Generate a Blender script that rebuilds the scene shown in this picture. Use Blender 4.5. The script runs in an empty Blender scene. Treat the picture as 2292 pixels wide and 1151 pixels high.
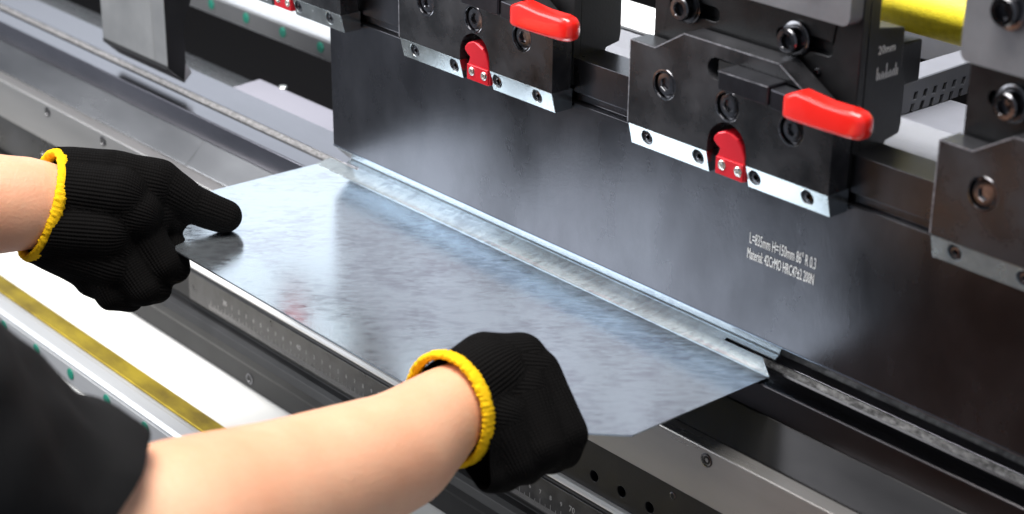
import bpy, bmesh, math, random
from mathutils import Vector, Matrix, geometry, noise
random.seed(7)
S = bpy.context.scene
COL = S.collection
MM = 0.001

# ------------------------------------------------------------------ camera
cam_d = bpy.data.cameras.new('camera'); cam = bpy.data.objects.new('camera', cam_d); COL.objects.link(cam)
R0 = Vector((0.65048, 0.75945, 0.01114)); R1 = Vector((0.30681, -0.24932, -0.91854)); R2 = Vector((-0.6948, 0.6009, -0.39518))
mw = Matrix.Identity(4)
for i in range(3):
    mw[i][0] = R0[i]; mw[i][1] = -R1[i]; mw[i][2] = -R2[i]
mw.translation = Vector((947.19, -722.5, 367.93)) * MM
cam.matrix_world = mw
cam_d.lens = 65.99; cam_d.sensor_width = 36; cam_d.clip_start = 0.02; cam_d.clip_end = 60
cam_d.dof.use_dof = True; cam_d.dof.focus_distance = 1.18; cam_d.dof.aperture_fstop = 8.5
S.camera = cam

# ------------------------------------------------------------------ light of the workshop
W = bpy.data.worlds.new("World"); S.world = W; W.use_nodes = True
bg = W.node_tree.nodes['Background']; bg.inputs[0].default_value = (0.80, 0.87, 1.0, 1); bg.inputs[1].default_value = 0.30
S.view_settings.view_transform = 'Standard'; S.view_settings.look = 'None'; S.view_settings.exposure = 0.22; S.view_settings.gamma = 1
def area(name, loc, target, sx, sy, power, color=(1, 1, 1)):
    d = bpy.data.lights.new(name, 'AREA'); d.shape = 'RECTANGLE'; d.size = sx; d.size_y = sy; d.energy = power; d.color = color
    o = bpy.data.objects.new(name, d); COL.objects.link(o); o.location = loc
    o.rotation_euler = (Vector(target) - Vector(loc)).to_track_quat('-Z', 'Y').to_euler()
    return o
area('ceiling_lamp', (0.1, -0.5, 2.1), (0.1, -0.15, -0.1), 1.7, 1.0, 92, (1, 0.97, 0.93))
area('front_lamp', (-1.8, -2.0, 1.05), (0.0, -0.2, -0.1), 1.9, 2.2, 76, (0.95, 0.97, 1))
area('added_rear_fill', (0.0, 0.14, 0.62), (0.0, 0.13, -0.1), 1.9, 0.10, 20, (0.95, 0.97, 1))  # added fill behind the ram, out of view, brightens yellow tube and rear rail
area('rear_lamp', (-2.4, 1.7, 1.05), (-0.05, -0.1, -0.12), 2.8, 1.1, 11, (0.86, 0.93, 1))

# ------------------------------------------------------------------ materials
def mat(name, col, metal=0.0, rough=0.5, var=0.0, vscale=60, rvar=0.0, bump=0.0, bscale=400, coat=0.0, stretch=(1, 1, 1), spec=0.5, col2=None, sss=0):
    m = bpy.data.materials.new(name); m.use_nodes = True
    nt = m.node_tree; n = nt.nodes; l = nt.links; b = n['Principled BSDF']
    b.inputs['Base Color'].default_value = (*col, 1); b.inputs['Metallic'].default_value = metal
    b.inputs['Roughness'].default_value = rough; b.inputs['Coat Weight'].default_value = coat
    b.inputs['Specular IOR Level'].default_value = spec
    if sss:
        b.inputs['Subsurface Weight'].default_value = sss; b.inputs['Subsurface Scale'].default_value = 0.006
        b.inputs['Subsurface Radius'].default_value = (1, 0.35, 0.2)
    tc = n.new('ShaderNodeTexCoord'); mp = n.new('ShaderNodeMapping'); mp.inputs['Scale'].default_value = stretch
    l.new(tc.outputs['Object'], mp.inputs['Vector'])
    if var or rvar or col2:
        no = n.new('ShaderNodeTexNoise'); no.inputs['Scale'].default_value = vscale; no.inputs['Detail'].default_value = 6; no.inputs['Roughness'].default_value = 0.6
        l.new(mp.outputs[0], no.inputs['Vector'])
        if var or col2:
            r = n.new('ShaderNodeValToRGB'); r.color_ramp.elements[0].position = 0.34; r.color_ramp.elements[1].position = 0.68
            c2 = col2 or tuple(min(1, c * (1 + var)) for c in col)
            c1 = col if col2 else tuple(c * (1 - var) for c in col)
            r.color_ramp.elements[0].color = (*c1, 1); r.color_ramp.elements[1].color = (*c2, 1)
            l.new(no.outputs['Fac'], r.inputs[0]); l.new(r.outputs[0], b.inputs['Base Color'])
        if rvar:
            mr = n.new('ShaderNodeMapRange'); mr.inputs['From Min'].default_value = 0.3; mr.inputs['From Max'].default_value = 0.7
            mr.inputs['To Min'].default_value = max(0.03, rough - rvar); mr.inputs['To Max'].default_value = rough + rvar
            l.new(no.outputs['Fac'], mr.inputs[0]); l.new(mr.outputs[0], b.inputs['Roughness'])
    if bump:
        nb = n.new('ShaderNodeTexNoise'); nb.inputs['Scale'].default_value = bscale; nb.inputs['Detail'].default_value = 4
        l.new(mp.outputs[0], nb.inputs['Vector'])
        bp = n.new('ShaderNodeBump'); bp.inputs['Strength'].default_value = bump; bp.inputs['Distance'].default_value = 0.0006
        l.new(nb.outputs['Fac'], bp.inputs['Height']); l.new(bp.outputs[0], b.inputs['Normal'])
    return m

M = {}
M['black'] = mat('black_oxide_steel', (0.008, 0.008, 0.009), 0.1, 0.29, col2=(0.034, 0.034, 0.038), vscale=32, rvar=0.11, bump=0.12, bscale=700)
M['black_rough'] = mat('black_machined_steel', (0.008, 0.008, 0.009), 0.2, 0.36, var=0.3, vscale=40, rvar=0.08, bump=0.15, bscale=600)
M['bolt'] = mat('oiled_bolt_steel', (0.13, 0.13, 0.14), 1.0, 0.2, var=0.3, vscale=200)
M['hollow'] = mat('dark_recess', (0.006, 0.006, 0.007), 0.0, 0.5)
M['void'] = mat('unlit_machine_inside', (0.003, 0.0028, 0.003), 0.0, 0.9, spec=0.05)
M['punch'] = mat('ground_tool_steel', (0.085, 0.085, 0.094), 1.0, 0.28, var=0.33, vscale=13, rvar=0.05, bump=0.09, bscale=900, stretch=(1, 1, 0.62))
M['bevel'] = mat('ground_bevel_steel', (0.20, 0.235, 0.28), 1.0, 0.18, var=0.12, vscale=60, rvar=0.05, stretch=(0.5, 1, 1))
M['segment'] = mat('satin_tool_steel', (0.60, 0.59, 0.57), 1.0, 0.36, var=0.12, vscale=12, rvar=0.04)
M['die_dark'] = mat('shaded_die_steel', (0.045, 0.043, 0.046), 1.0, 0.22, var=0.2, vscale=20, rvar=0.05, bump=0.04, bscale=500, stretch=(0.3, 1, 1))  # die steel copy, darkened in colour for the dim reflections towards the right
M['holder_dark'] = mat('shaded_holder_steel', (0.04, 0.039, 0.04), 1.0, 0.24, var=0.2, vscale=14, rvar=0.04, stretch=(0.3, 1, 1))  # same for the holder: dim reflections put into the colour; also lines the groove
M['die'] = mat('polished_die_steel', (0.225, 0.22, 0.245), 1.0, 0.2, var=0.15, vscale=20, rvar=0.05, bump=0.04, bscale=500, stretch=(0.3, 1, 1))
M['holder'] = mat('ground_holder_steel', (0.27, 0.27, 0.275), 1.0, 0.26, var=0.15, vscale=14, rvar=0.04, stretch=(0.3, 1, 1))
M['plate'] = mat('brushed_plate_steel', (0.40, 0.39, 0.38), 0.78, 0.3, var=0.10, vscale=20, rvar=0.05, stretch=(0.15, 1, 1))
M['worn'] = mat('worn_shoulder_steel', (0.15, 0.142, 0.138), 1.0, 0.42, col2=(0.40, 0.385, 0.375), vscale=500, bump=0.9, bscale=1500, stretch=(0.6, 1, 1))
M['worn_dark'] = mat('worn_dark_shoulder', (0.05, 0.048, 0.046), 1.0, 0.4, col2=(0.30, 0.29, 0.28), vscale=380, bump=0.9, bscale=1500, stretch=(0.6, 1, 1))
M['strip'] = mat('zinc_wear_strip', (0.50, 0.545, 0.555), 1.0, 0.24, var=0.08, vscale=90, rvar=0.06, bump=0.05)
M['red'] = mat('red_plastic_grip', (0.85, 0.018, 0.012), 0, 0.26, coat=0.3, bump=0.04, bscale=200)
M['red_hook'] = mat('red_anodised_hook', (0.72, 0.016, 0.03), 0.3, 0.25, coat=0.3)
M['rivet'] = mat('bright_screw', (0.75, 0.74, 0.70), 1, 0.25)
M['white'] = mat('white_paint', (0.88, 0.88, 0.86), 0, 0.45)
M['alu'] = mat('anodised_aluminium', (0.55, 0.56, 0.57), 0.55, 0.36, var=0.06, vscale=30, stretch=(0.1, 1, 1))
M['alu_dark'] = mat('grey_anodised_face', (0.16, 0.16, 0.16), 0.6, 0.45)
M['brass'] = mat('yellow_chromate', (0.50, 0.36, 0.02), 0.7, 0.30, col2=(0.22, 0.15, 0.01), vscale=60, stretch=(0.4, 1, 1))
M['green'] = mat('green_sticker', (0.0, 0.20, 0.13), 0, 0.4)
M['grey_paint'] = mat('grey_painted_sheet', (0.15, 0.15, 0.165), 0, 0.5, var=0.04)
M['grey_dull'] = mat('dull_grey_steel', (0.22, 0.21, 0.24), 0.3, 0.5)
M['faint_ink'] = mat('faint_scale_marking', (0.46, 0.45, 0.44), 0, 0.6)
M['rail_black'] = mat('blackened_rail', (0.010, 0.010, 0.011), 0.0, 0.5, var=0.4, vscale=30, spec=0.35, bump=0.1, bscale=300)
M['lever'] = mat('black_lever_steel', (0.035, 0.035, 0.042), 0.8, 0.3, var=0.3, vscale=60)
M['cover_grey'] = mat('grey_cover_paint', (0.15, 0.15, 0.16), 0.1, 0.45, var=0.1)
M['edge'] = mat('rubbed_edge', (0.34, 0.34, 0.37), 0.6, 0.45, var=0.5, vscale=300)
M['yellow'] = mat('yellow_tube', (0.92, 0.72, 0.02), 0, 0.55, var=0.1, vscale=250, bump=0.3, bscale=900)
M['ink'] = mat('pale_laser_marking', (0.9, 0.89, 0.87), 0, 0.7)
M['skin'] = mat('skin', (0.80, 0.465, 0.30), 0, 0.46, col2=(0.74, 0.35, 0.21), vscale=13, bump=0.5, bscale=420, sss=0.18)
M['shirt'] = mat('black_cotton', (0.004, 0.004, 0.0045), 0, 0.8, bump=0.3, bscale=1200, spec=0.25)
M['hair'] = mat('black_hair', (0.012, 0.01, 0.009), 0, 0.5)
M['cuff'] = mat('yellow_terry', (0.95, 0.54, 0.006), 0, 0.85, var=0.15, vscale=900, bump=0.8, bscale=1400, spec=0.2)

def knit():
    m = bpy.data.materials.new('black_knit'); m.use_nodes = True; nt = m.node_tree; n = nt.nodes; l = nt.links; b = n['Principled BSDF']
    b.inputs['Base Color'].default_value = (0.0045, 0.0042, 0.0042, 1); b.inputs['Roughness'].default_value = 0.92; b.inputs['Specular IOR Level'].default_value = 0.06
    b.inputs['Sheen Weight'].default_value = 0.0; b.inputs['Sheen Roughness'].default_value = 0.6
    at = n.new('ShaderNodeAttribute'); at.attribute_name = 'rib'
    sp = n.new('ShaderNodeSeparateXYZ'); l.new(at.outputs['Vector'], sp.inputs[0])
    def wave(sock, per, ph=0):
        a = n.new('ShaderNodeMath'); a.operation = 'MULTIPLY'; a.inputs[1].default_value = 2 * math.pi / per; l.new(sock, a.inputs[0])
        s = n.new('ShaderNodeMath'); s.operation = 'SINE'; l.new(a.outputs[0], s.inputs[0]); return s.outputs[0]
    w1 = wave(sp.outputs[0], 2.5); w2 = wave(sp.outputs[1], 1.7)
    mu = n.new('ShaderNodeMath'); mu.operation = 'MULTIPLY_ADD'; mu.inputs[1].default_value = 0.35; l.new(w2, mu.inputs[0]); l.new(w1, mu.inputs[2])
    bp = n.new('ShaderNodeBump'); bp.inputs['Strength'].default_value = 0.55; bp.inputs['Distance'].default_value = 0.0005
    l.new(mu.outputs[0], bp.inputs['Height']); l.new(bp.outputs[0], b.inputs['Normal'])
    return m
M['knit'] = knit()

def galvanised(name, metal, lo, hi):
    m = bpy.data.materials.new(name); m.use_nodes = True; nt = m.node_tree; n = nt.nodes; l = nt.links; b = n['Principled BSDF']
    b.inputs['Metallic'].default_value = metal
    tc = n.new('ShaderNodeTexCoord'); m1 = n.new('ShaderNodeMapping'); m1.inputs['Rotation'].default_value = (0, 0, -0.85); l.new(tc.outputs['Object'], m1.inputs['Vector'])
    mp = n.new('ShaderNodeMapping'); mp.inputs['Scale'].default_value = (0.5, 1.15, 1); l.new(m1.outputs[0], mp.inputs['Vector'])
    def nz(sc, det, ro, vec, dist=0.0):
        q = n.new('ShaderNodeTexNoise'); q.inputs['Scale'].default_value = sc; q.inputs['Detail'].default_value = det; q.inputs['Roughness'].default_value = ro; q.inputs['Distortion'].default_value = dist; l.new(vec, q.inputs['Vector']); return q
    big = nz(17, 6, 0.66, m1.outputs[0]); streak = nz(210, 5, 0.6, mp.outputs[0], 0.8)
    mx = n.new('ShaderNodeMix'); mx.data_type = 'RGBA'; mx.inputs[0].default_value = 0.006; l.new(mp.outputs[0], mx.inputs[6]); l.new(streak.outputs['Color'], mx.inputs[7])
    v = n.new('ShaderNodeTexVoronoi'); v.inputs['Scale'].default_value = 300; v.feature = 'SMOOTH_F1'; v.inputs['Smoothness'].default_value = 0.35; l.new(mx.outputs[2], v.inputs['Vector'])
    sx = n.new('ShaderNodeSeparateColor'); l.new(v.outputs['Color'], sx.inputs[0])
    a1 = n.new('ShaderNodeMath'); a1.operation = 'MULTIPLY_ADD'; a1.inputs[1].default_value = 0.26; l.new(sx.outputs[0], a1.inputs[0])
    hs_ = n.new('ShaderNodeMath'); hs_.operation = 'MULTIPLY_ADD'; hs_.inputs[1].default_value = 0.8; hs_.inputs[2].default_value = 0.1; l.new(streak.outputs['Fac'], hs_.inputs[0]); l.new(hs_.outputs[0], a1.inputs[2])
    ad = n.new('ShaderNodeMath'); ad.operation = 'MULTIPLY_ADD'; ad.inputs[1].default_value = 1.15; l.new(big.outputs['Fac'], ad.inputs[0]); l.new(a1.outputs[0], ad.inputs[2])
    r = n.new('ShaderNodeValToRGB'); e = r.color_ramp.elements
    e[0].position = 0.72; e[0].color = lo; e[1].position = 1.22; e[1].color = hi
    sc_ = n.new('ShaderNodeMath'); sc_.operation = 'MULTIPLY'; sc_.inputs[1].default_value = 0.78; l.new(ad.outputs[0], sc_.inputs[0]); ad = sc_; e[0].position = 0.70; e[1].position = 1.0
    l.new(ad.outputs[0], r.inputs[0]); l.new(r.outputs[0], b.inputs['Base Color'])
    mr = n.new('ShaderNodeMapRange'); mr.inputs['From Min'].default_value = 0.68; mr.inputs['From Max'].default_value = 1.0; mr.inputs['To Min'].default_value = 0.12; mr.inputs['To Max'].default_value = 0.23
    l.new(ad.outputs[0], mr.inputs[0]); l.new(mr.outputs[0], b.inputs['Roughness'])
    bp = n.new('ShaderNodeBump'); bp.inputs['Strength'].default_value = 0.06; bp.inputs['Distance'].default_value = 0.0003; l.new(ad.outputs[0], bp.inputs['Height']); l.new(bp.outputs[0], b.inputs['Normal'])
    return m
M['galv'] = galvanised('galvanised_sheet', 0.92, (0.43, 0.455, 0.51, 1), (0.62, 0.69, 0.745, 1))
M['galv_fold'] = galvanised('lit_zinc_of_the_fold', 0.76, (0.60, 0.66, 0.70, 1), (0.78, 0.86, 0.88, 1))  # lighter copy of the sheet zinc, the fold's brightness put into its colour

# ------------------------------------------------------------------ helpers (all dimensions in millimetres)
def tag(o, label=None, cat=None, group=None, kind=None):
    if label: o['label'] = label
    if cat: o['category'] = cat
    if group: o['group'] = group
    if kind: o['kind'] = kind
    return o
def thing(name, loc, label, cat, group=None):
    o = bpy.data.objects.new(name, None); COL.objects.link(o); o.location = Vector(loc) * MM; o.empty_display_size = 0.02
    return tag(o, label, cat, group)
def link(name, me, m, parent=None, loc=None):
    if m is not None: me.materials.append(M[m] if isinstance(m, str) else m)
    o = bpy.data.objects.new(name, me); COL.objects.link(o)
    if parent: o.parent = parent
    if loc is not None: o.location = Vector(loc) * MM
    return o
def origin(parent):
    p = Vector((0, 0, 0)); q = parent
    while q is not None: p += q.location; q = q.parent
    return p / MM
class B:
    """collects geometry given in world millimetres"""
    def __init__(s): s.v = []; s.f = []
    def add(s, vs, fs):
        k = len(s.v); s.v += [tuple(v) for v in vs]; s.f += [tuple(i + k for i in f) for f in fs]; return s
    def box(s, x0, x1, y0, y1, z0, z1):
        vs = [(x, y, z) for x in (x0, x1) for y in (y0, y1) for z in (z0, z1)]
        return s.add(vs, [(0, 1, 3, 2), (4, 6, 7, 5), (0, 4, 5, 1), (2, 3, 7, 6), (0, 2, 6, 4), (1, 5, 7, 3)])
    def prism(s, prof, x0, x1):           # profile in (y, z), extruded along X
        n = len(prof); vs = [(x0, y, z) for y, z in prof] + [(x1, y, z) for y, z in prof]
        fs = [(i, (i + 1) % n, n + (i + 1) % n, n + i) for i in range(n)]
        for t in geometry.tessellate_polygon([[Vector((0, y, z)) for y, z in prof]]):
            fs.append(tuple(t)); fs.append(tuple(n + q for q in reversed(t)))
        return s.add(vs, fs)
    def plate(s, outline, holes, y0, y1, slant=None):  # polygon in (x, z) with holes, from y0 (front) to y1
        loops = [outline] + holes; flat = [p for L in loops for p in L]; n = len(flat)
        yy = (lambda x, z: y0) if slant is None else slant
        vs = [(x, yy(x, z), z) for x, z in flat] + [(x, y1, z) for x, z in flat]
        fs = []
        for t in geometry.tessellate_polygon([[Vector((x, z, 0)) for x, z in L] for L in loops]):
            fs.append(tuple(t)); fs.append(tuple(n + q for q in reversed(t)))
        k = 0
        for L in loops:
            m = len(L)
            for i in range(m):
                a, b = k + i, k + (i + 1) % m; fs.append((a, b, n + b, n + a))
            k += m
        return s.add(vs, fs)
    def slab(s, outline, z0, z1):         # polygon in (x, y)
        n = len(outline); vs = [(x, y, z0) for x, y in outline] + [(x, y, z1) for x, y in outline]
        fs = [(i, (i + 1) % n, n + (i + 1) % n, n + i) for i in range(n)]
        for t in geometry.tessellate_polygon([[Vector((x, y, 0)) for x, y in outline]]):
            fs.append(tuple(reversed(t))); fs.append(tuple(n + q for q in t))
        return s.add(vs, fs)
    def lathe(s, c, prof, seg=28, axis='y', hexr=()):
        ph = random.uniform(0, math.pi / 3)   # prof: (radius, offset along axis); offset index in hexr is made hexagonal
        rings = []
        for k, (r, o) in enumerate(prof):
            ring = []
            for i in range(seg):
                a = 2 * math.pi * i / seg; rr = r
                if k in hexr: rr = r / math.cos(((a + ph + math.pi / 6) % (math.pi / 3)) - math.pi / 6)
                u, w = rr * math.cos(a), rr * math.sin(a)
                ring.append((c[0] + u, c[1] + o, c[2] + w) if axis == 'y' else ((c[0] + o, c[1] + u, c[2] + w) if axis == 'x' else (c[0] + u, c[1] + w, c[2] + o)))
            rings.append(ring)
        vs = [p for r in rings for p in r]; fs = []
        for k in range(len(rings) - 1):
            for i in range(seg):
                j = (i + 1) % seg; fs.append((k * seg + i, k * seg + j, (k + 1) * seg + j, (k + 1) * seg + i))
        fs.append(tuple(range(seg))); fs.append(tuple(reversed([(len(rings) - 1) * seg + i for i in range(seg)])))
        return s.add(vs, fs)
    def build(s, name, m, parent=None, bevel=0.0, smooth=False, seg=2):
        o0 = origin(parent) if parent else Vector((0, 0, 0))
        me = bpy.data.meshes.new(name)
        me.from_pydata([tuple((Vector(v) - o0) * MM) for v in s.v], [], s.f)
        bm = bmesh.new(); bm.from_mesh(me); bmesh.ops.remove_doubles(bm, verts=bm.verts, dist=1e-7)
        bmesh.ops.recalc_face_normals(bm, faces=bm.faces); bm.to_mesh(me); bm.free()
        if smooth:
            me.shade_smooth(); me.set_sharp_from_angle(angle=math.radians(40))
        o = link(name, me, m, parent)
        if bevel:
            b = o.modifiers.new('edge', 'BEVEL'); b.width = bevel * MM; b.segments = seg; b.limit_method = 'ANGLE'; b.angle_limit = math.radians(25)
            b.harden_normals = False
        return o
def circ(cx, cz, r, n=24, a0=0, a1=2 * math.pi):
    full = abs(a1 - a0 - 2 * math.pi) < 1e-6; m = n if full else n + 1
    return [(cx + r * math.cos(a0 + (a1 - a0) * i / n), cz + r * math.sin(a0 + (a1 - a0) * i / n)) for i in range(m)]
def rrect(x0, x1, z0, z1, r, n=6):
    out = []
    for cx, cz, a in ((x1 - r, z1 - r, 0), (x0 + r, z1 - r, 90), (x0 + r, z0 + r, 180), (x1 - r, z0 + r, 270)):
        out += circ(cx, cz, r, n, math.radians(a), math.radians(a + 90))
    return out
def text(s, loc, size, sx, parent, name, m='ink', rot=(math.pi / 2, 0, 0), align='LEFT', depth=0.05, shear=0):
    cu = bpy.data.curves.new('lettering', 'FONT'); cu.body = s; cu.size = size * MM; cu.extrude = depth * MM; cu.align_x = align; cu.resolution_u = 2; cu.space_line = 0.92
    t = bpy.data.objects.new('lettering', cu); COL.objects.link(t); bpy.context.view_layer.update()
    me = bpy.data.meshes.new_from_object(t.evaluated_get(bpy.context.evaluated_depsgraph_get())); bpy.data.objects.remove(t)
    me.transform(Matrix.Diagonal((sx, 1, 1, 1)))
    me.transform(Matrix.Translation((Vector(loc) - (origin(parent) if parent else Vector((0, 0, 0)))) * MM) @ __import__('mathutils').Euler(rot).to_matrix().to_4x4())
    me.materials.clear()
    return link(name, me, m, parent)
def socket_screw(c, r, depth, parent, name='socket_screw', m='bolt'):
    b = B(); k = r
    b.lathe(c, [(k * 1.0, depth), (k * 1.0, 1.0), (k * 0.9, 0.2), (k * 0.62, 0.0), (k * 0.50, 0.0), (k * 0.46, 0.4), (k * 0.44, depth * 0.75), (0.02, depth * 0.8)], seg=36, hexr=(4, 5, 6))
    return b.build(name, m, parent, smooth=True)

# ------------------------------------------------------------------ bed of the press brake
XL, XR = -1500, 1150
bed = thing('machine_bed', (0, 0, -350), 'long dark press brake bed with steel face plate and engraved scale under the sheet', 'machine bed')
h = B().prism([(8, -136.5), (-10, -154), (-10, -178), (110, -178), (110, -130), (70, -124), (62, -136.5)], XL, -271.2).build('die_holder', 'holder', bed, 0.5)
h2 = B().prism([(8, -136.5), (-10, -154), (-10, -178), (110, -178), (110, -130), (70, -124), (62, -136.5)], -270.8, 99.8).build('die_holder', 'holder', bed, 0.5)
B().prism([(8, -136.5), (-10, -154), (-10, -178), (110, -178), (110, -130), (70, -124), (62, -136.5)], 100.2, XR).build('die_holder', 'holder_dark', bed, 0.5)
fp = B().box(XL, XR, -22.3, -10.3, -190.5, -154.3).build('face_plate', 'plate', bed, 0.8)
for x in (-580, -483, -387, -290, -193, -96, 1, 98, 205, 303.8, 400.5, 497, 594):
    B().lathe((x + 6, -22.9, -172 + 10.5), [(4.3, 1.4), (4.3, 0.1), (3.5, 0), (3.3, 0.5), (3.2, 0.9), (0.05, 1.0)], hexr=()).build('screw_rim', 'bolt', fp, smooth=True)
    socket_screw((x + 6, -22.7, -172 + 10.5), 2.9, 1.2, fp, 'socket_screw', 'black_rough')
# perforated black bar under the face plate
holes = []; xs = [229.4 + 24.4 * i for i in range(-3, 26)]
holes = [circ(x + 10.5, -214.5, 3.6, 20) for x in xs]
hb = B().plate([(-330, -226), (XR, -226), (XR, -190.7), (-330, -190.7)], holes, -20.5, -8).build('perforated_bar', 'black_rough', bed, 0.5)
B().box(-330, XR, -8, 60, -226, -178.2).build('bar_backing', 'hollow', bed)
for x in (30, 151, 272.2, 393, 514): socket_screw((x + 11, -21.0, -197.5), 2.8, 1.5, hb)
gb = B().box(XL, -452, -20.5, 60, -226, -190.7).build('end_block', 'black', bed, 0.8)
for x in (-477, -497): socket_screw((x, -21, -199 - (x < -490) * 8), 2.6, 1.5, gb, m='rivet')
B().box(-452, -330, 20, 60, -226, -190.7).build('bar_gap', 'void', bed)
# ledge, scale strip and T-slot rail
rail = B().prism([(-24.4, -228.4), (60, -228.4), (60, -304.5), (-26, -304.5), (-26, -286), (-29, -284), (-31.5, -279.5), (-31.8, -273), (-29.5, -267.5), (-26.3, -265), (-22, -263.5), (-22, -257.6), (-25, -257.5), (-25, -231.5), (-24.4, -231)], XL, XR).build('clamping_rail', 'rail_black', bed, 0.5)
B().prism([(-25.6, -228.6), (-25.6, -227.0), (-23.6, -225.6), (-20.6, -225.6), (-20.6, -228.6)], -330, XR).build('bright_lip', mat('bright_lip_steel', (0.9, 0.9, 0.9), 0.25, 0.35), rail)
sc = B().box(-250, 640, -26.3, -25.1, -256.8, -232.2).build('scale_strip', mat('etched_scale', (0.11, 0.108, 0.11), 0.8, 0.36, var=0.2, vscale=80, rvar=0.1, bump=0.3, bscale=300), bed, 0.2)
tk = B()
OX = 9.5
for i in range(-230, 640, 1):
    x = i; cm = (x - 193 - 0) % 10 == 0; h5 = (x - 193) % 5 == 0
    hgt = 7.5 if cm else (5.5 if h5 else 3.8)
    tk.box(x + OX - 0.11, x + OX + 0.11, -26.5, -26.25, -255.5, -255.5 + hgt)
tk.build('graduation', 'faint_ink', sc)
for k in range(-4, 5):
    for j in range(10):
        x = 193 + 98 * 0 + 100 * k + 10 * j + OX
        if not -225 < x < 620: continue
        text(str(70 + 10 * k) if j == 0 else str(j), (x, -26.35, -244.5), 6.2 if j == 0 else 4.6, 0.9, sc, 'numeral', m='faint_ink', align='CENTER', depth=0.04)
for x in (-179 + 12, 60, 300): B().lathe((x, -26.6, -296), [(4.4, 1.0), (4.4, 0.1), (3.2, 0), (2.9, 0.6), (0.05, 0.7)]).build('tapped_hole', 'bolt', rail, smooth=True)
B().box(XL, XR, 0, 60, -420, -316.2).build('bed_skirt', 'black_rough', bed)

# ------------------------------------------------------------------ V die
die = thing('v_die', (0, 29, -136), 'long polished steel V die lying under the punch, its rear shoulder worn bright', 'bending die')
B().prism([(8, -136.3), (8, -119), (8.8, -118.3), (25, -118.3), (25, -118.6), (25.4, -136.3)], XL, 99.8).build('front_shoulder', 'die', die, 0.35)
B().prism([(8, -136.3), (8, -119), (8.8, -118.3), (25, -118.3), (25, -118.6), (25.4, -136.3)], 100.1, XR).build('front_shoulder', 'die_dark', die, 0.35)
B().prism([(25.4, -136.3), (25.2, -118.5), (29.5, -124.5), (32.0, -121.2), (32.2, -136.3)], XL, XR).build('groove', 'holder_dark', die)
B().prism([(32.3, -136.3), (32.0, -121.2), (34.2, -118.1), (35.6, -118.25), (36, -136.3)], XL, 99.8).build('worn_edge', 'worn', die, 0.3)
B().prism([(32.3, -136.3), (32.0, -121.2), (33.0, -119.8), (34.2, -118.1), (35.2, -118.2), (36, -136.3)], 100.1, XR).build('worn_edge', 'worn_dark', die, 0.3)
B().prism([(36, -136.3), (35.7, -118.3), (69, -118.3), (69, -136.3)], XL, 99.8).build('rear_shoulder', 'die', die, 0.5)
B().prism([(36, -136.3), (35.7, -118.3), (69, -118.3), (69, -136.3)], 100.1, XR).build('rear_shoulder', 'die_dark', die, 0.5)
rs = B().prism([(70, -123.8), (99, -121), (99, -129.8), (110, -129.8)][:0] or [(69.6, -135), (69.6, -121.5), (100, -119.5), (108, -128), (108, -135)], -330, XR).build('rear_support_plate', 'grey_dull')
tag(rs, 'narrow grey support plate behind the die with small fixing screws', 'plate')
for x in (-300, -195, -150): 
    o = B().lathe((x, 103, -122.5), [(4, 0), (4, 3), (3, 4), (0.05, 4)], axis='z', seg=20).build('screw_head', 'rivet', rs, smooth=True)

# ------------------------------------------------------------------ punches
pp = [(15, 32), (15, 11), (18.5, 9.4), (18.5, 5.2), (15, 3.6), (15, -95.2), (29.2, -108.4), (30.4, -108.6), (37.5, -102), (32, -93), (31.5, -62), (40, -42), (40, 32)]
pn = thing('punch', (-104.7, 28, -108.6), 'long dark upper punch blade with pale engraved size text', 'punch')
B().prism([(q[0] + (0.5 if 14 < q[0] < 30 and q[1] < -90 else 0), q[1]) for q in pp], -104.7, 730.3).build('blade', 'punch', pn, 0.2)
B().prism([(15.02, -94.8), (14.98, -95.4), (27.9, -107.6), (28.6, -107.6), (28.6, -106.8), (15.6, -94.8)], -104.6, 730.2).build('ground_bevel', 'bevel', pn)
text("L=835mm H=150mm 86° R 0.3", (298.2, 14.96, -40.2), 9.6, 0.40, pn, 'engraved_text')
text("Material: 42CrMO HRC47±2 200N", (297.2, 14.96, -49.6), 9.2, 0.372, pn, 'engraved_text')
g2 = thing('punch_segment', (-343, 28, -108.6), 'narrow satin grey punch segment against the right side of the wider one', 'punch', None)
g1 = thing('punch_segment', (-395, 28, -108.6), 'satin grey punch segment, wider of the two at the far left of the die', 'punch', None)
B().prism(pp, -437.5, -353.4).build('blade', 'segment', g1, 0.3)
for xa, xb, g_ in ((-437.3, -353.5, g1), (-353.1, -333.5, g2)): B().prism([(14.7, -92.5), (14.6, -95.6), (29.0, -109.0), (31, -109.0), (31, -107), (16, -92.5)], xa, xb).build('black_bevel', 'hollow', g_)
B().prism(pp, -353.2, -333.4).build('blade', 'segment', g2, 0.3)
B().prism([(31.6, -93), (32, -60), (40.2, -41), (40.2, 30), (15.3, 30), (15.3, -94.6), (29.6, -108)], -333.3, -332.9).build('end_face', 'black_rough', g2)

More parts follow.
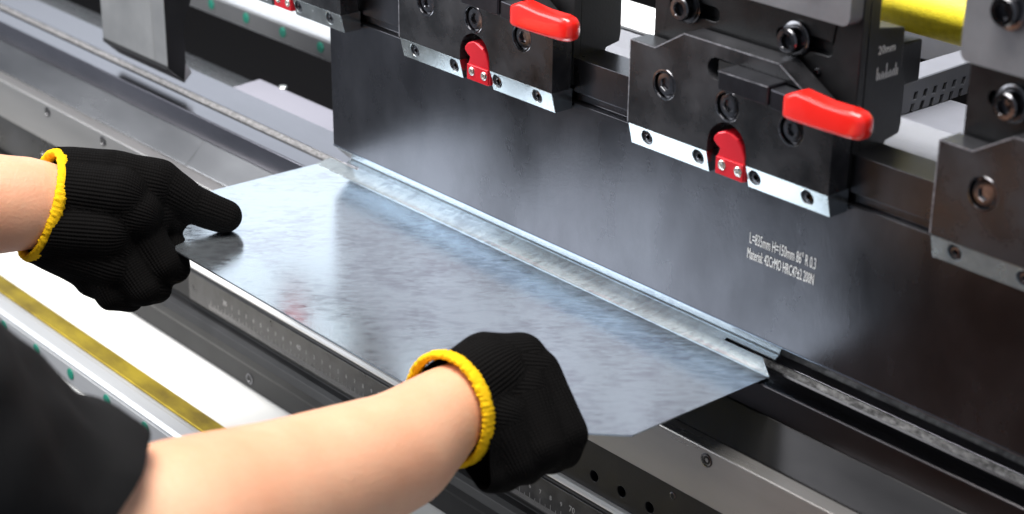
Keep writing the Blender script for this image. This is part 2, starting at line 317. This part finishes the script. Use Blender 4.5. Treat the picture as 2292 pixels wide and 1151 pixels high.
# ------------------------------------------------------------------ clamps
ADJ = 4.3
def clamp(i, label):
    X = 216 * i
    t = thing('tool_clamp', (X + 75, 0, 100), label, 'clamp', 'quick clamps along the upper beam')
    # main plate with arched opening
    arch = [(X + 91.5, 13.3), (X + 91.5, 19)] + circ(X + 77, 19, 14.3, 14, 0.05, math.pi - 0.05) + [(X + 62.5, 19), (X + 62.5, 13.3)]
    out = [(X + 150, 13.3), (X + 150, 52), (X + 124, 67.5), (X + 110.6, 75.3), (X + 41, 75.6), (X + 19, 62.4), (X, 62.8), (X, 13.3), (X + 62.5, 13.3)] + arch[::-1][1:-1] + [(X + 91.5, 13.3)]
    hl = [circ(X + 27.6, 42.6, 8.4, 28), circ(X + 75.8, 42.6, 8.4, 28), circ(X + 121.8, 41.5, 8.4, 28),
          [(x, z) for x, z in circ(X + 66, 61.5, 6.2, 10, math.pi / 2, 3 * math.pi / 2)] + [(x, z) for x, z in circ(X + 126, 60, 5.5, 8, -math.pi / 2, math.pi / 2)]]
    B().plate(out, hl, -3, 12).build('clamp_plate', 'black', t, 0.5)
    ed_ = B()
    for (xa, za), (xb, zb) in zip(out[1:7], out[2:8]):
        tx, tz = xb - xa, zb - za; L_ = math.hypot(tx, tz); nx, nz_ = -tz / L_ * -0.7, tx / L_ * -0.7
        nx, nz_ = (-nx, -nz_) if nz_ > 0 else (nx, nz_)
        ed_.plate([(xa + nx * .2, za + nz_ * .2), (xb + nx * .2, zb + nz_ * .2), (xb + nx, zb + nz_), (xa + nx, za + nz_)], [], -3.12, -2.6)
    ed_.box(X + 81.8, X + 116.8, -18.12, -17.6, 66.7, 67.15)
    ed_.build('rubbed_edge', 'edge', t)
    B().box(X + 2, X + 148, 12.1, 14.6, 14, 58).build('backing_plate', 'hollow', t)
    for bx, bz in ((27.6, 42.6), (75.8, 42.6), (121.8, 41.5)):
        o = B().lathe((X + bx, -3.4, bz), [(9.3, 3), (9.3, 0.6), (8.9, 0.1), (7.9, 0.0), (7.6, 0.9), (7.5, 4)], seg=36).build('ring_washer', 'bolt', t, smooth=True)
        socket_screw((X + bx, -2.2, bz), 6.9, 6, t, 'clamp_bolt')
    sl = lambda x, z: -3 + 3.2 * (13 - z) / 13
    for x0, x1, hs in ((0.2, 62.3, (14.3, 55)), (91.7, 149.8, (95.9 + 1.5, 135))):
        o = B().plate([(X + x0, 0), (X + x1, 0), (X + x1, 13), (X + x0, 13)], [circ(X + q, 7.3, 4.35, 22) for q in hs], -3, 14, slant=sl).build('wear_strip', 'strip' , t, 0.3)
        for q in hs:
            B().lathe((X + q, -0.9, 7.2), [(4.3, 6), (4.3, 1.2), (3.1, 1.0), (2.7, 0.1), (1.6, 0), (1.35, 0.2), (1.3, 3), (0.05, 3.2)], seg=30, hexr=(5, 6)).build('strip_screw', 'bolt', o, smooth=True)
    # red release hook
    hk = [(69.5, 2.2), (90.8, 2.2), (90.8, 13), (90.2, 17), (88.0, 22), (84.5, 25.6), (79.5, 27.6), (74, 27.8), (69.5, 26), (66.6, 22.8), (66.3, 20.4), (68.8, 18.6), (71.6, 17), (70.8, 14.5), (69.5, 12)]
    hook = B().plate([(X + a, b) for a, b in hk], [], -2.6, 9).build('release_hook', 'red_hook', t, 1.0)
    B().box(X + 70, X + 90.4, -3.4, -2.55, 2.6, 12.6).build('hook_plate', 'red_hook', hook, 0.3)
    for q, zz in ((75.0, 8.6), (87.0, 8.2)):
        B().lathe((X + q, -4.3, zz), [(2.9, 1.2), (2.8, 0.4), (2.2, 0), (1.4, 0), (1.2, 0.5), (0.05, 0.55)], seg=24, hexr=(3, 4)).build('hook_screw', 'rivet', hook, smooth=True)
    # lever with red grip
    lv = B()
    lv.plate([(X + 81.5, 57), (X + 117, 56.8), (X + 117, 67.3), (X + 81.5, 67.7)], [], -18, -3.5)
    arm = lv.build('lever_arm', 'lever', t, 0.8)
    B().plate([(X + 117, 55.4), (X + 131, 54.8), (X + 131, 65.2), (X + 117, 65.8)], [], -16.5, -5).build('lever_neck', 'lever', t, 0.8)
    B().box(X + 66, X + 82, -1, 8, 57, 66).build('lever_pivot', 'hollow', t)
    g = bmesh.new(); secs = []
    for x, zc, hz, yc, hy, rr in ((127.4, 59.6, 5.2, -12.5, 4.6, 2), (128.0, 59.6, 6.0, -12.5, 5.4, 2.0), (130.5, 60.0, 6.9, -12.5, 6.0, 2.2), (136, 61.2, 8.2, -12.5, 6.1, 2.4), (144, 61.0, 7.8, -12.5, 6.1, 2.4), (154, 60.8, 7.3, -12.5, 6.1, 2.5), (164, 61.2, 7.3, -12.5, 6.1, 2.8), (171, 61.5, 7.5, -12.5, 6.1, 3.4), (176, 61.6, 7.2, -12.5, 5.7, 4.2), (178.8, 61.6, 5.8, -12.5, 4.4, 3.8), (179.8, 61.6, 3.2, -12.5, 2.2, 2.0)):
        secs.append([(X + x, yc + a, zc + b - (x - 128) * 0.02) for a, b in rrect(-hy, hy, -hz, hz, min(rr, hy * .98, hz * .98), 5)])
    n = len(secs[0]); gb_ = B(); vs = [p for s_ in secs for p in s_]; fs = []
    for k in range(len(secs) - 1):
        for q in range(n): fs.append((k * n + q, k * n + (q + 1) % n, (k + 1) * n + (q + 1) % n, (k + 1) * n + q))
    fs.append(tuple(range(n))); fs.append(tuple((len(secs) - 1) * n + q for q in range(n)))
    gb_.add(vs, fs).build('red_grip', 'red', t, smooth=True)
    # adapter block behind the clamp plate (profile y, z)
    ap = [(15, 190), (15, 16), (20, 14), (50, 14), (50, 18), (41, 22), (40.4, 30), (42, 33), (53, 35), (54, 40), (54, 64), (50, 72), (50, 190)]
    sl1 = rrect(X + 12, X + 50, 80, 88, 3.9, 8); sl2 = rrect(X + 92, X + 131, 80, 88, 3.9, 8)
    ad = B().prism([(20, 190), (20, 14), (50, 14), (50, 18), (41, 22), (40.4, 30), (42, 33), (53, 35), (54, 40), (54, 64), (50, 72), (50, 94), (29, 97.5), (29, 190)], X + 0.3, X + 149).build('adapter_block', 'black_rough', t, 0.8)
    B().plate([(X + 0.3, 14.8), (X + 149, 14.8), (X + 149, 190), (X + 0.3, 190)], [sl1, sl2], 14.8, 20.1).build('adapter_front', 'black_rough', t, 0.5)
    for bx in (25.5, 104.5):
        o = B().lathe((X + bx + 2, 5.5, 84.6), [(9.6, 9), (9.6, 7.2), (8.8, 6.8), (7.0, 6.6), (6.9, 0.9), (6.2, 0.1), (3.9, 0), (3.6, 0.4), (3.4, 4), (0.05, 4.2)], seg=36, hexr=(6, 7, 8)).build('adapter_bolt', 'bolt', t, smooth=True)
    for q, zz in ((50, 66), (148 - 26, 66)): socket_screw((X + q, 13.6, zz + 4), 2.2, 1.5, t, 'set_screw', 'bolt')
    B().plate(rrect(X + 0.5, X + 148.5, 101.5, 200, 5), [], 4.5, 14.6).build('cover_plate', 'cover_grey', t, 0.8)
    for bx in (26, 123):
        o = B().lathe((X + bx, -2.5, 132), [(9.6, 7), (9.6, 5.6), (7.4, 5.2), (7.2, 0.8), (6.4, 0), (3.8, 0), (3.4, 4), (0.05, 4.2)], seg=36, hexr=(5, 6)).build('cover_bolt', 'bolt', t, smooth=True)
    text("20mm", (X + 149.15, 29, 83), 6.5, 0.85, t, 'size_text', rot=(math.pi / 2, 0, math.pi / 2))
    tb = B()
    for q in range(12): tb.box(X + 149.0, X + 149.2, 29.5 + q * 1.5, 29.9 + q * 1.5, 69, 72 + (4 if q % 5 == 0 else 0) + (q % 2))
    tb.build('size_scale', 'ink', t)
    # dangling latch block on the right flank
    B().box(X + 149.1, X + 153, 18, 36, 2, 20).build('side_latch', 'black_rough', t, 1)
    B().lathe((X + 153, 24, 10), [(4.6, 0), (4.6, 2), (3.6, 3), (0.05, 3)], axis='x', seg=20).build('side_pin', 'bolt', t, smooth=True)
    return t
clamp(-1, 'black tool clamp cut off by the top edge, at the left end of the punch')
clamp(0, 'black tool clamp near the top centre, its red grip just below the top edge')
clamp(1, 'black tool clamp left of the yellow tube, its whole red grip and hook in view')
clamp(2, 'black tool clamp at the right edge of the photo, right of the yellow tube')

ub = thing('upper_beam', (0, 60, 400), 'dark upper beam of the press brake that carries the clamps', 'upper beam')
B().box(XL, XR, -6, 80, 200.5, 760).build('ram_plate', 'grey_dull', ub, 2)
# ------------------------------------------------------------------ things behind the tools
beam = thing('back_gauge_beam', (250, 160, -40), 'grey painted back gauge beam seen between the clamps, its top edge white', 'beam')
B().prism([(158, 0), (146, -9), (121, -22), (121, -70), (210, -70), (210, 0)], -80, 900).build('beam_body', 'grey_paint', beam, 1)
B().box(-80, 262, 157, 205, 0.3, 2.5).build('white_cover', 'white', beam, 0.5)
B().lathe((353.5 - 12, 108 + 20, -13), [(5.5, 0), (5.5, 1.8), (3.2, 2.2), (3, 0.6), (0.05, .6)], axis='z', seg=24).build('screw_eye', 'hollow', beam, smooth=True)
B().box(318, 338, 116, 120.8, -24, -21).build('slot_mark', 'hollow', beam)
br = thing('perforated_bracket', (285, 200, 0), 'dark perforated sheet bracket standing on the grey beam below the yellow tube', 'bracket')
def yz_plate(x0, x1, outline, holes):
    b = B().plate([(y, z) for y, z in outline], [[(y, z) for y, z in h_] for h_ in holes], 0, 1)
    b.v = [(x0 + (x1 - x0) * (1 - y), x, z) for x, y, z in b.v]
    return b
hs = []
for k in range(8):
    for r_ in range(2): 
        y = 170 + k * 9.5 + r_ * 2; z = 3.2 + r_ * 7.2
        hs.append([(y - 2, z - 2.4), (y + 1.4, z - 2.4), (y + 2.6, z + 2.4), (y - 0.8, z + 2.4)])
yz_plate(283, 285, [(160, 0.8), (262, 0.8), (262, 22), (160, 20)], hs).build('side_plate', mat('dark_grey_sheet', (0.05, 0.05, 0.055), 0.2, 0.5), br, 0.3)
B().box(262.5, 283, 160, 262, 18.4, 20).build('top_plate', 'grey_paint', br, 0.4)
B().box(272, 276, 162, 262, 0.8, 18).build('inner_wall', 'hollow', br)
yb = thing('yellow_tube', (320, 120, 78), 'thick yellow sleeved tube running between two clamps at the top right', 'tube')
B().lathe((180, 128, 79), [(12, 0), (14, 2), (14, 252), (12, 254)], axis='x', seg=40).build('sleeve', 'yellow', yb, smooth=True)
bb = thing('control_box', (330, 95, 55), 'small black box behind the clamp, below the yellow tube', 'box')
B().box(300, 318, 84, 130, 36, 62).build('housing', 'black_rough', bb, 1.5)
gc = thing('rear_cover', (420, 330, 0), 'pale grey rear cover with white lettered top strip behind the yellow tube', 'cover')
B().prism([(262.5, 0), (262.5, 24), (330, 50), (420, 50), (420, 0)], 150, 640).build('cover_sheet', 'grey_paint', gc, 1)
B().box(150, 640, 330, 420, 50.3, 52).build('white_strip', 'white', gc)
B().box(300, 420, 333, 337, 52.1, 52.4).build('red_line', 'red', gc)

def guard_rail(name, y, zf, label, x0, x1, dots, yellow):
    t = thing(name, ((x0 + x1) / 2, y + 15, zf), label, 'rail', 'rails marked with green dots')
    B().prism([(y, zf - 10), (y, zf + 9), (y + 3, zf + 11.5), (y + 12, zf + 12.5), (y + 13, zf + 11), (y + 17, zf + 12), (y + 28, zf + 13), (y + 30, zf + 11), (y + 30, zf - 10)], x0, x1).build('profile', 'alu', t, 0.8)
    B().box(x0, x1, y - 0.8, y - 0.1, zf - 9, zf + 6.5).build('face_strip', 'alu_dark' if not yellow else 'alu', t, 0.2)
    for d in dots: B().lathe((d, y - 1.5, zf), [(4.6, 0.7), (4.6, 0.1), (4.2, 0)], seg=24).build('green_dot', 'green', t, smooth=True)
    if yellow: B().prism([(y + 15.5, zf + 12.3), (y + 16, zf + 14), (y + 29.5, zf + 15.5), (y + 30.5, zf + 12.8)], x0, x1).build('yellow_strip', 'brass', t, 0.3)
    return t
guard_rail('guard_rail', 150, -96.5, 'rear aluminium rail with green dots behind the left end of the punch', -1400, 260, [-481 - 57 * k for k in range(1, 6)] + [-481, -424, -367, -310.7, -253, -196], False)
guard_rail('guard_rail', -130, -294, 'front aluminium rail with green dots and a yellow strip beside the black sleeve', -1400, 900, [-314 + 56 * k for k in range(-6, 14)], True)
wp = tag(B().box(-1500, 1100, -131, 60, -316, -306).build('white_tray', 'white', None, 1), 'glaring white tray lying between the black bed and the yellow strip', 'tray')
wp2 = None
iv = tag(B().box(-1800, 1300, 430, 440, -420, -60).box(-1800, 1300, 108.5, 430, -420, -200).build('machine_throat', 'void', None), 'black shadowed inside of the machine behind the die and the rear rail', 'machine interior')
ul = tag(B().box(-1800, 1300, -1200, -150, -1010, -1000).build('floor', mat('workshop_floor', (0.07, 0.07, 0.075), 0, 0.6, var=0.1, vscale=3)), None, None, None, 'structure')

# ------------------------------------------------------------------ the workpiece
def sheet_mesh():
    b = B(); prof = [(14.2, -117.0), (15.0, -116.93), (15.8, -116.7), (16.6, -116.32), (22.0, -113.03), (23.8, -111.93)]
    flat = [(-65, -150.4), (264, -150.4), (320.3, -93.7), (319, 14.2), (-128, 14.2), (-128, -88)]
    b.add([(x, y, -117.0) for x, y in flat], [tuple(range(6))])
    def lim(y): return (-128 + max(0, y - 18) * 1.25, 319 - max(0, y - 16) * 1.6)
    for (ya, za), (yb, zb) in zip(prof[:-1], prof[1:]):
        xa, xb = lim(ya), lim(yb)
        b.add([(xa[0], ya, za), (xa[1], ya, za), (xb[1], yb, zb), (-88 if yb == 23.8 else xb[0], yb, zb)] if False else [(xa[0], ya, za), (-88, ya, za), (276, ya, za), (xa[1], ya, za), (xb[1], yb, zb), (276, yb, zb), (-88, yb, zb), (xb[0], yb, zb)], [(0, 1, 6, 7), (1, 2, 5, 6), (2, 3, 4, 5)])
    tail = [(23.8, -111.93), (25.8, -110.7), (28.4, -109.2), (29.4, -108.75), (30.6, -108.5), (34, -107.9), (58, -103.0)]
    for (ya, za), (yb, zb) in zip(tail[:-1], tail[1:]):
        b.add([(-88, ya, za), (276, ya, za), (276, yb, zb), (-88, yb, zb)], [(0, 1, 2, 3)])
        if ya > 25:
            b.add([(276, ya, za), (314, ya, za), (314, yb, zb), (276, yb, zb)], [(0, 1, 2, 3)])
            b.add([(-103, ya, za), (-88, ya, za), (-88, yb, zb), (-103, yb, zb)], [(0, 1, 2, 3)])
    return b
sm = sheet_mesh().build('sheet_metal', 'galv')
so = sm.modifiers.new('thickness', 'SOLIDIFY'); so.thickness = 1.1 * MM; so.offset = -1
if sum(f.normal.z for f in sm.data.polygons) < 0: sm.data.flip_normals()
sm.data.shade_flat()
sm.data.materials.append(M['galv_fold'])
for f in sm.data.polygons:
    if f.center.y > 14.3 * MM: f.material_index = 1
tag(sm, 'galvanised sheet metal blank with cut corners held by two black gloves', 'metal sheet')

# ------------------------------------------------------------------ the operator
def cone_chain(bm, ch, seg=20):
    for a, b in zip(ch[:-1], ch[1:]):
        pa, pb = Vector(a[:3]), Vector(b[:3]); ra, rb = a[3], b[3]; d = (pb - pa); L = d.length; d.normalize()
        q = d.to_track_quat('Z', 'Y'); rings = []
        for k in range(1, 7): ang = -math.pi / 2 + k * math.pi / 2 / 6; rings.append((ra * math.cos(ang), ra * math.sin(ang)))
        for k in range(0, 6): ang = k * math.pi / 2 / 6; rings.append((rb * math.cos(ang), L + rb * math.sin(ang)))
        vs = []
        for r, z in rings: vs.append([bm.verts.new(pa + q @ Vector((r * math.cos(2 * math.pi * i / seg), r * math.sin(2 * math.pi * i / seg), z))) for i in range(seg)])
        lo = bm.verts.new(pa - d * ra); hi = bm.verts.new(pb + d * rb)
        for k in range(len(vs) - 1):
            for i in range(seg): bm.faces.new((vs[k][i], vs[k][(i + 1) % seg], vs[k + 1][(i + 1) % seg], vs[k + 1][i]))
        for i in range(seg): bm.faces.new((lo, vs[0][(i + 1) % seg], vs[0][i])); bm.faces.new((hi, vs[-1][i], vs[-1][(i + 1) % seg]))
def organic(name, chains, m, voxel, smooth, parent, cuts=(), rib=False, wrinkle=0, wscale=0.02):
    bm = bmesh.new()
    for c in chains: cone_chain(bm, c)
    me = bpy.data.meshes.new(name); bm.to_mesh(me); bm.free()
    t = bpy.data.objects.new('tmp', me); COL.objects.link(t)
    r = t.modifiers.new('r', 'REMESH'); r.mode = 'VOXEL'; r.voxel_size = voxel
    s = t.modifiers.new('s', 'SMOOTH'); s.factor = 0.5; s.iterations = smooth
    bpy.context.view_layer.update()
    me2 = bpy.data.meshes.new_from_object(t.evaluated_get(bpy.context.evaluated_depsgraph_get())); bpy.data.objects.remove(t)
    bm = bmesh.new(); bm.from_mesh(me2)
    for co, no in cuts: bmesh.ops.bisect_plane(bm, geom=bm.verts[:] + bm.edges[:] + bm.faces[:], plane_co=Vector(co), plane_no=Vector(no), clear_outer=True)
    if wrinkle:
        bm.normal_update()
        for v in bm.verts:
            v.co += v.normal * wrinkle * (noise.noise(v.co * wscale) + 0.5 * noise.noise(v.co * wscale * 2.3))
    if rib:
        segs = [(Vector(a[:3]), Vector(b[:3]), a[3], b[3]) for c in chains for a, b in zip(c[:-1], c[1:])]
        lay = bm.verts.layers.float_vector.new('rib'); view = Vector((0.6948, -0.6009, 0.39518))
        for v in bm.verts:
            best = None
            for a, b, ra, rb in segs:
                d = b - a; tt = max(0, min(1, (v.co - a).dot(d) / d.length_squared)); w = (v.co - a - d * tt).length / (ra + (rb - ra) * tt)
                if best is None or w < best[0]: best = (w, a, d, tt, (ra + rb) / 2)
            _, a, d, tt, rr = best; dn = d.normalized(); up = (view - dn * view.dot(dn)).normalized(); sd = dn.cross(up); rel = v.co - a - d * tt
            v[lay] = Vector((math.atan2(rel.dot(sd), rel.dot(up)) * rr, (v.co - a).dot(dn), 0))
    o0 = origin(parent) if parent else Vector((0, 0, 0))
    for v in bm.verts: v.co = (v.co - o0) * MM
    bmesh.ops.recalc_face_normals(bm, faces=bm.faces)
    bm.to_mesh(me2); bm.free(); me2.shade_smooth(); me2.name = name; me2.materials.clear()
    return link(name, me2, m, parent)

P = thing('person', (76, -600, -420), 'operator in a black t-shirt and black knit gloves with yellow cuffs holding the metal sheet', 'person')
arm_r = [(264.7, -145.6, -90.5, 15), (262.7, -156.3, -93.1, 21), (261.7, -173.9, -97.8, 24.5), (275.5, -217.0, -101.5, 31.5), (286.4, -292.4, -93.7, 37.5), (300.7, -359.7, -82.1, 44), (302.4, -388.2, -80, 42), (281, -440, -46, 35), (262, -492, 14, 37), (235, -590, 155, 44)]
arm_l = [(-87.0, -171.6, -88.6, 16), (-106.5, -206.2, -86.7, 27), (-109.4, -223.5, -82.6, 31), (-128.4, -278.0, -76.4, 37), (-140.0, -352, -73, 41), (-152, -440, -72, 42), (-122, -525, 60, 46), (-85, -590, 165, 52)]
palm_r = [[(264.7, -145.6, -90.5, 14), (268, -122, -95, 10)]]
torso = [[(235, -590, 165, 52), (75, -600, 205, 62), (-85, -590, 165, 52)], [(160, -612, 110, 88), (145, -620, -60, 86), (150, -615, -260, 92)], [(-10, -612, 110, 88), (5, -620, -60, 86), (0, -615, -260, 92)], [(75, -615, 130, 92), (75, -622, -60, 92), (75, -618, -280, 96)],
         [(75, -600, 200, 58), (75, -592, 290, 52)], [(150, -610, -260, 95), (160, -600, -420, 84), (165, -590, -600, 70)], [(0, -610, -260, 95), (-10, -600, -420, 84), (-15, -590, -600, 70)],
         [(75, -585, 330, 62), (75, -600, 395, 78)], [(75, -500, 352, 9), (75, -515, 385, 8)], [(75, -555, 300, 34), (75, -530, 305, 28)], [(150, -590, 355, 10), (152, -592, 372, 12)], [(0, -590, 355, 10), (-2, -592, 372, 12)]]
organic('body', [arm_r, arm_l] + palm_r + torso, 'skin', 5.0, 14, P)
GL = [[(-119.1,-216.8,-65.5,17), (-113,-201,-67.4,17), (-94.5,-172.5,-71.8,18), (-79.5,-148.5,-79.4,17)],
  [(-111,-231.1,-73.5,20), (-104,-211.4,-76.2,20), (-70.4,-168.1,-92.2,18)],
  [(-108.5,-236.8,-86.7,20), (-102.4,-218.3,-89.5,20), (-73.6,-184.3,-111.1,17)],
  [(-108.2,-241.8,-102.4,15), (-102.9,-224.3,-105.3,15), (-86.5,-197.8,-124.4,16)],
  [(-126.4,-224.7,-87.5,20), (-121.8,-205.1,-91,20), (-91.6,-163.7,-106.4,18)],
  [(-97.6,-174.2,-73.9,18), (-80.3,-144.7,-79.7,17.5), (-67.3,-126.3,-94.8,13), (-57.2,-108.3,-104.5,12)],
  [(-79,-166.7,-95.3,17), (-77,-149.7,-98.3,16), (-70.7,-138.7,-105.2,9)],
  [(-113.6,-226.2,-69.3,18), (-77.4,-176.3,-79.8,20)],
  [(-107.2,-238.2,-93.7,18), (-75.1,-189.1,-100.8,20)],
  [(-90,-207.9,-113.3,17), (-71.7,-186.3,-122.6,17)],
  [(-76.2,-165.2,-97.9,15), (-55.2,-158.9,-125.1,12.5), (-55.7,-149.6,-130.4,10.5), (-66.3,-141.3,-119.5,8)],
  [(-75.2,-181.8,-112.2,15), (-54.8,-174.8,-137.5,12), (-57.5,-162.8,-142.2,10), (-66.6,-154.3,-136.1,8)],
  [(-79.2,-193.6,-123.1,14), (-66.2,-191.7,-143.1,9.5), (-66,-178.4,-148.4,9), (-71.5,-168.2,-143.6,7.5)],
  [(-85.4,-201.7,-124.5,13), (-79.6,-200.3,-135.1,8.5), (-78.4,-189.2,-143.2,8), (-81.4,-180.4,-137.1,7)]]
GR = [[(273.4,-212.5,-101.2,26), (260.1,-172.6,-98.1,25.5), (263.8,-148,-87.4,24)],
  [(259.1,-153.4,-87.5,20), (259.9,-144.8,-83.3,20), (264.9,-127.1,-82.9,16.5)],
  [(264.6,-145.6,-85.2,20), (273.8,-123.6,-88.1,15), (301.6,-124.3,-112.9,12), (298.8,-123.4,-124.4,9.5), (286.3,-120.9,-123.8,8)],
  [(267.3,-150.9,-93,22), (276.8,-137.1,-93.8,18), (300.6,-140.2,-115,13), (298.8,-132.1,-124.9,9.5), (287,-127.9,-127.9,8)],
  [(267.6,-160.4,-100.4,22), (279.6,-151.9,-101,18), (295.1,-150.9,-121.6,13), (292.2,-143.5,-130.5,9), (280.7,-136.7,-130.3,8)],
  [(266.5,-168.7,-103.4,22), (276.6,-164.7,-110,18), (288.6,-165.4,-127.3,11), (285.9,-153.7,-135,8.5), (278.8,-144.5,-133.8,7.5)],
  [(255.9,-135.1,-92,16), (252.1,-119,-98.7,12), (252.4,-106,-112.4,9.5)]]
def ring_frame(c, a, b, front):
    c, a, b = Vector(c), Vector(a), Vector(b); maj = (b - a) / 2; return (a + b) / 2, maj
# opening planes: centre and outward normal (towards the arm)
cl = Vector((-107.4, -213.4, -86.0)); nl = Vector((-0.16, -0.97, 0.08)).normalized(); majl = Vector((5.0, -16.4, -31.2)); nl = (nl - majl.normalized() * nl.dot(majl.normalized())).normalized()
cr = Vector((261.6, -172.4, -97.8)); nr = Vector((0.20, -0.97, -0.02)).normalized(); majr = Vector((16.6, -1.3, -23.7)) * 1.02; nr = (nr - majr.normalized() * nr.dot(majr.normalized())).normalized()
gl = organic('left_glove', GL, 'knit', 1.7, 8, P, cuts=[(cl, nl)], rib=True, wrinkle=0.9, wscale=0.035)
gr = organic('right_glove', GR, 'knit', 1.7, 12, P, cuts=[(cr, nr)], rib=True, wrinkle=0.9, wscale=0.035)
def cuff(c, maj, nrm, ratio, rt, parent, seed):
    mi = nrm.cross(maj.normalized()) * maj.length * ratio; rnd = random.Random(seed); N = 260; K = 14; vs = []
    o0 = origin(parent)
    for i in range(N):
        a = 2 * math.pi * i / N; e = maj * math.cos(a) + mi * math.sin(a); out = e.normalized(); p = c + e
        for k in range(K):
            b = 2 * math.pi * k / K; r = rt * (1 + 0.34 * noise.noise(Vector((i * 0.6, k * 0.9, seed))) + rnd.uniform(-0.12, 0.12))
            vs.append((p + out * r * 0.85 * math.cos(b) + nrm * r * 1.5 * math.sin(b) - o0) * MM)
    fs = [(i * K + k, ((i + 1) % N) * K + k, ((i + 1) % N) * K + (k + 1) % K, i * K + (k + 1) % K) for i in range(N) for k in range(K)]
    me = bpy.data.meshes.new('cuff'); me.from_pydata([tuple(v) for v in vs], [], fs); me.shade_smooth()
    bm = bmesh.new(); bm.from_mesh(me); bmesh.ops.recalc_face_normals(bm, faces=bm.faces); bm.to_mesh(me); bm.free()
    return link('cuff', me, 'cuff', parent)
cuff(cl, majl, nl, 0.82, 2.7, gl, 3)
cuff(cr, majr, nr, 0.98, 2.7, gr, 8)
sl_ = [(300, -396, -78, 50), (280, -436, -50, 62), (262, -490, 14, 73), (235, -580, 130, 74)]
shirt = organic('t_shirt', [sl_, [(-150, -455, -50, 50), (-135, -500, 20, 64), (-85, -590, 150, 72)],
    [(235, -590, 160, 66), (75, -600, 190, 74), (-85, -590, 160, 66)], [(165, -612, 105, 104), (155, -620, -60, 104), (165, -615, -300, 112)], [(-15, -612, 105, 104), (-5, -620, -60, 104), (-10, -615, -300, 112)], [(75, -615, 125, 110), (75, -622, -60, 110), (75, -618, -300, 118)]],
    'shirt', 7, 8, P, cuts=[((293, -402, -56), (0.35, 0.60, -0.72))], wrinkle=9, wscale=0.019)
organic('hair', [[(75, -610, 405, 84), (75, -640, 370, 70)]], 'hair', 6, 3, P, cuts=[((75, -560, 400), (0, 0.8, -0.6))])
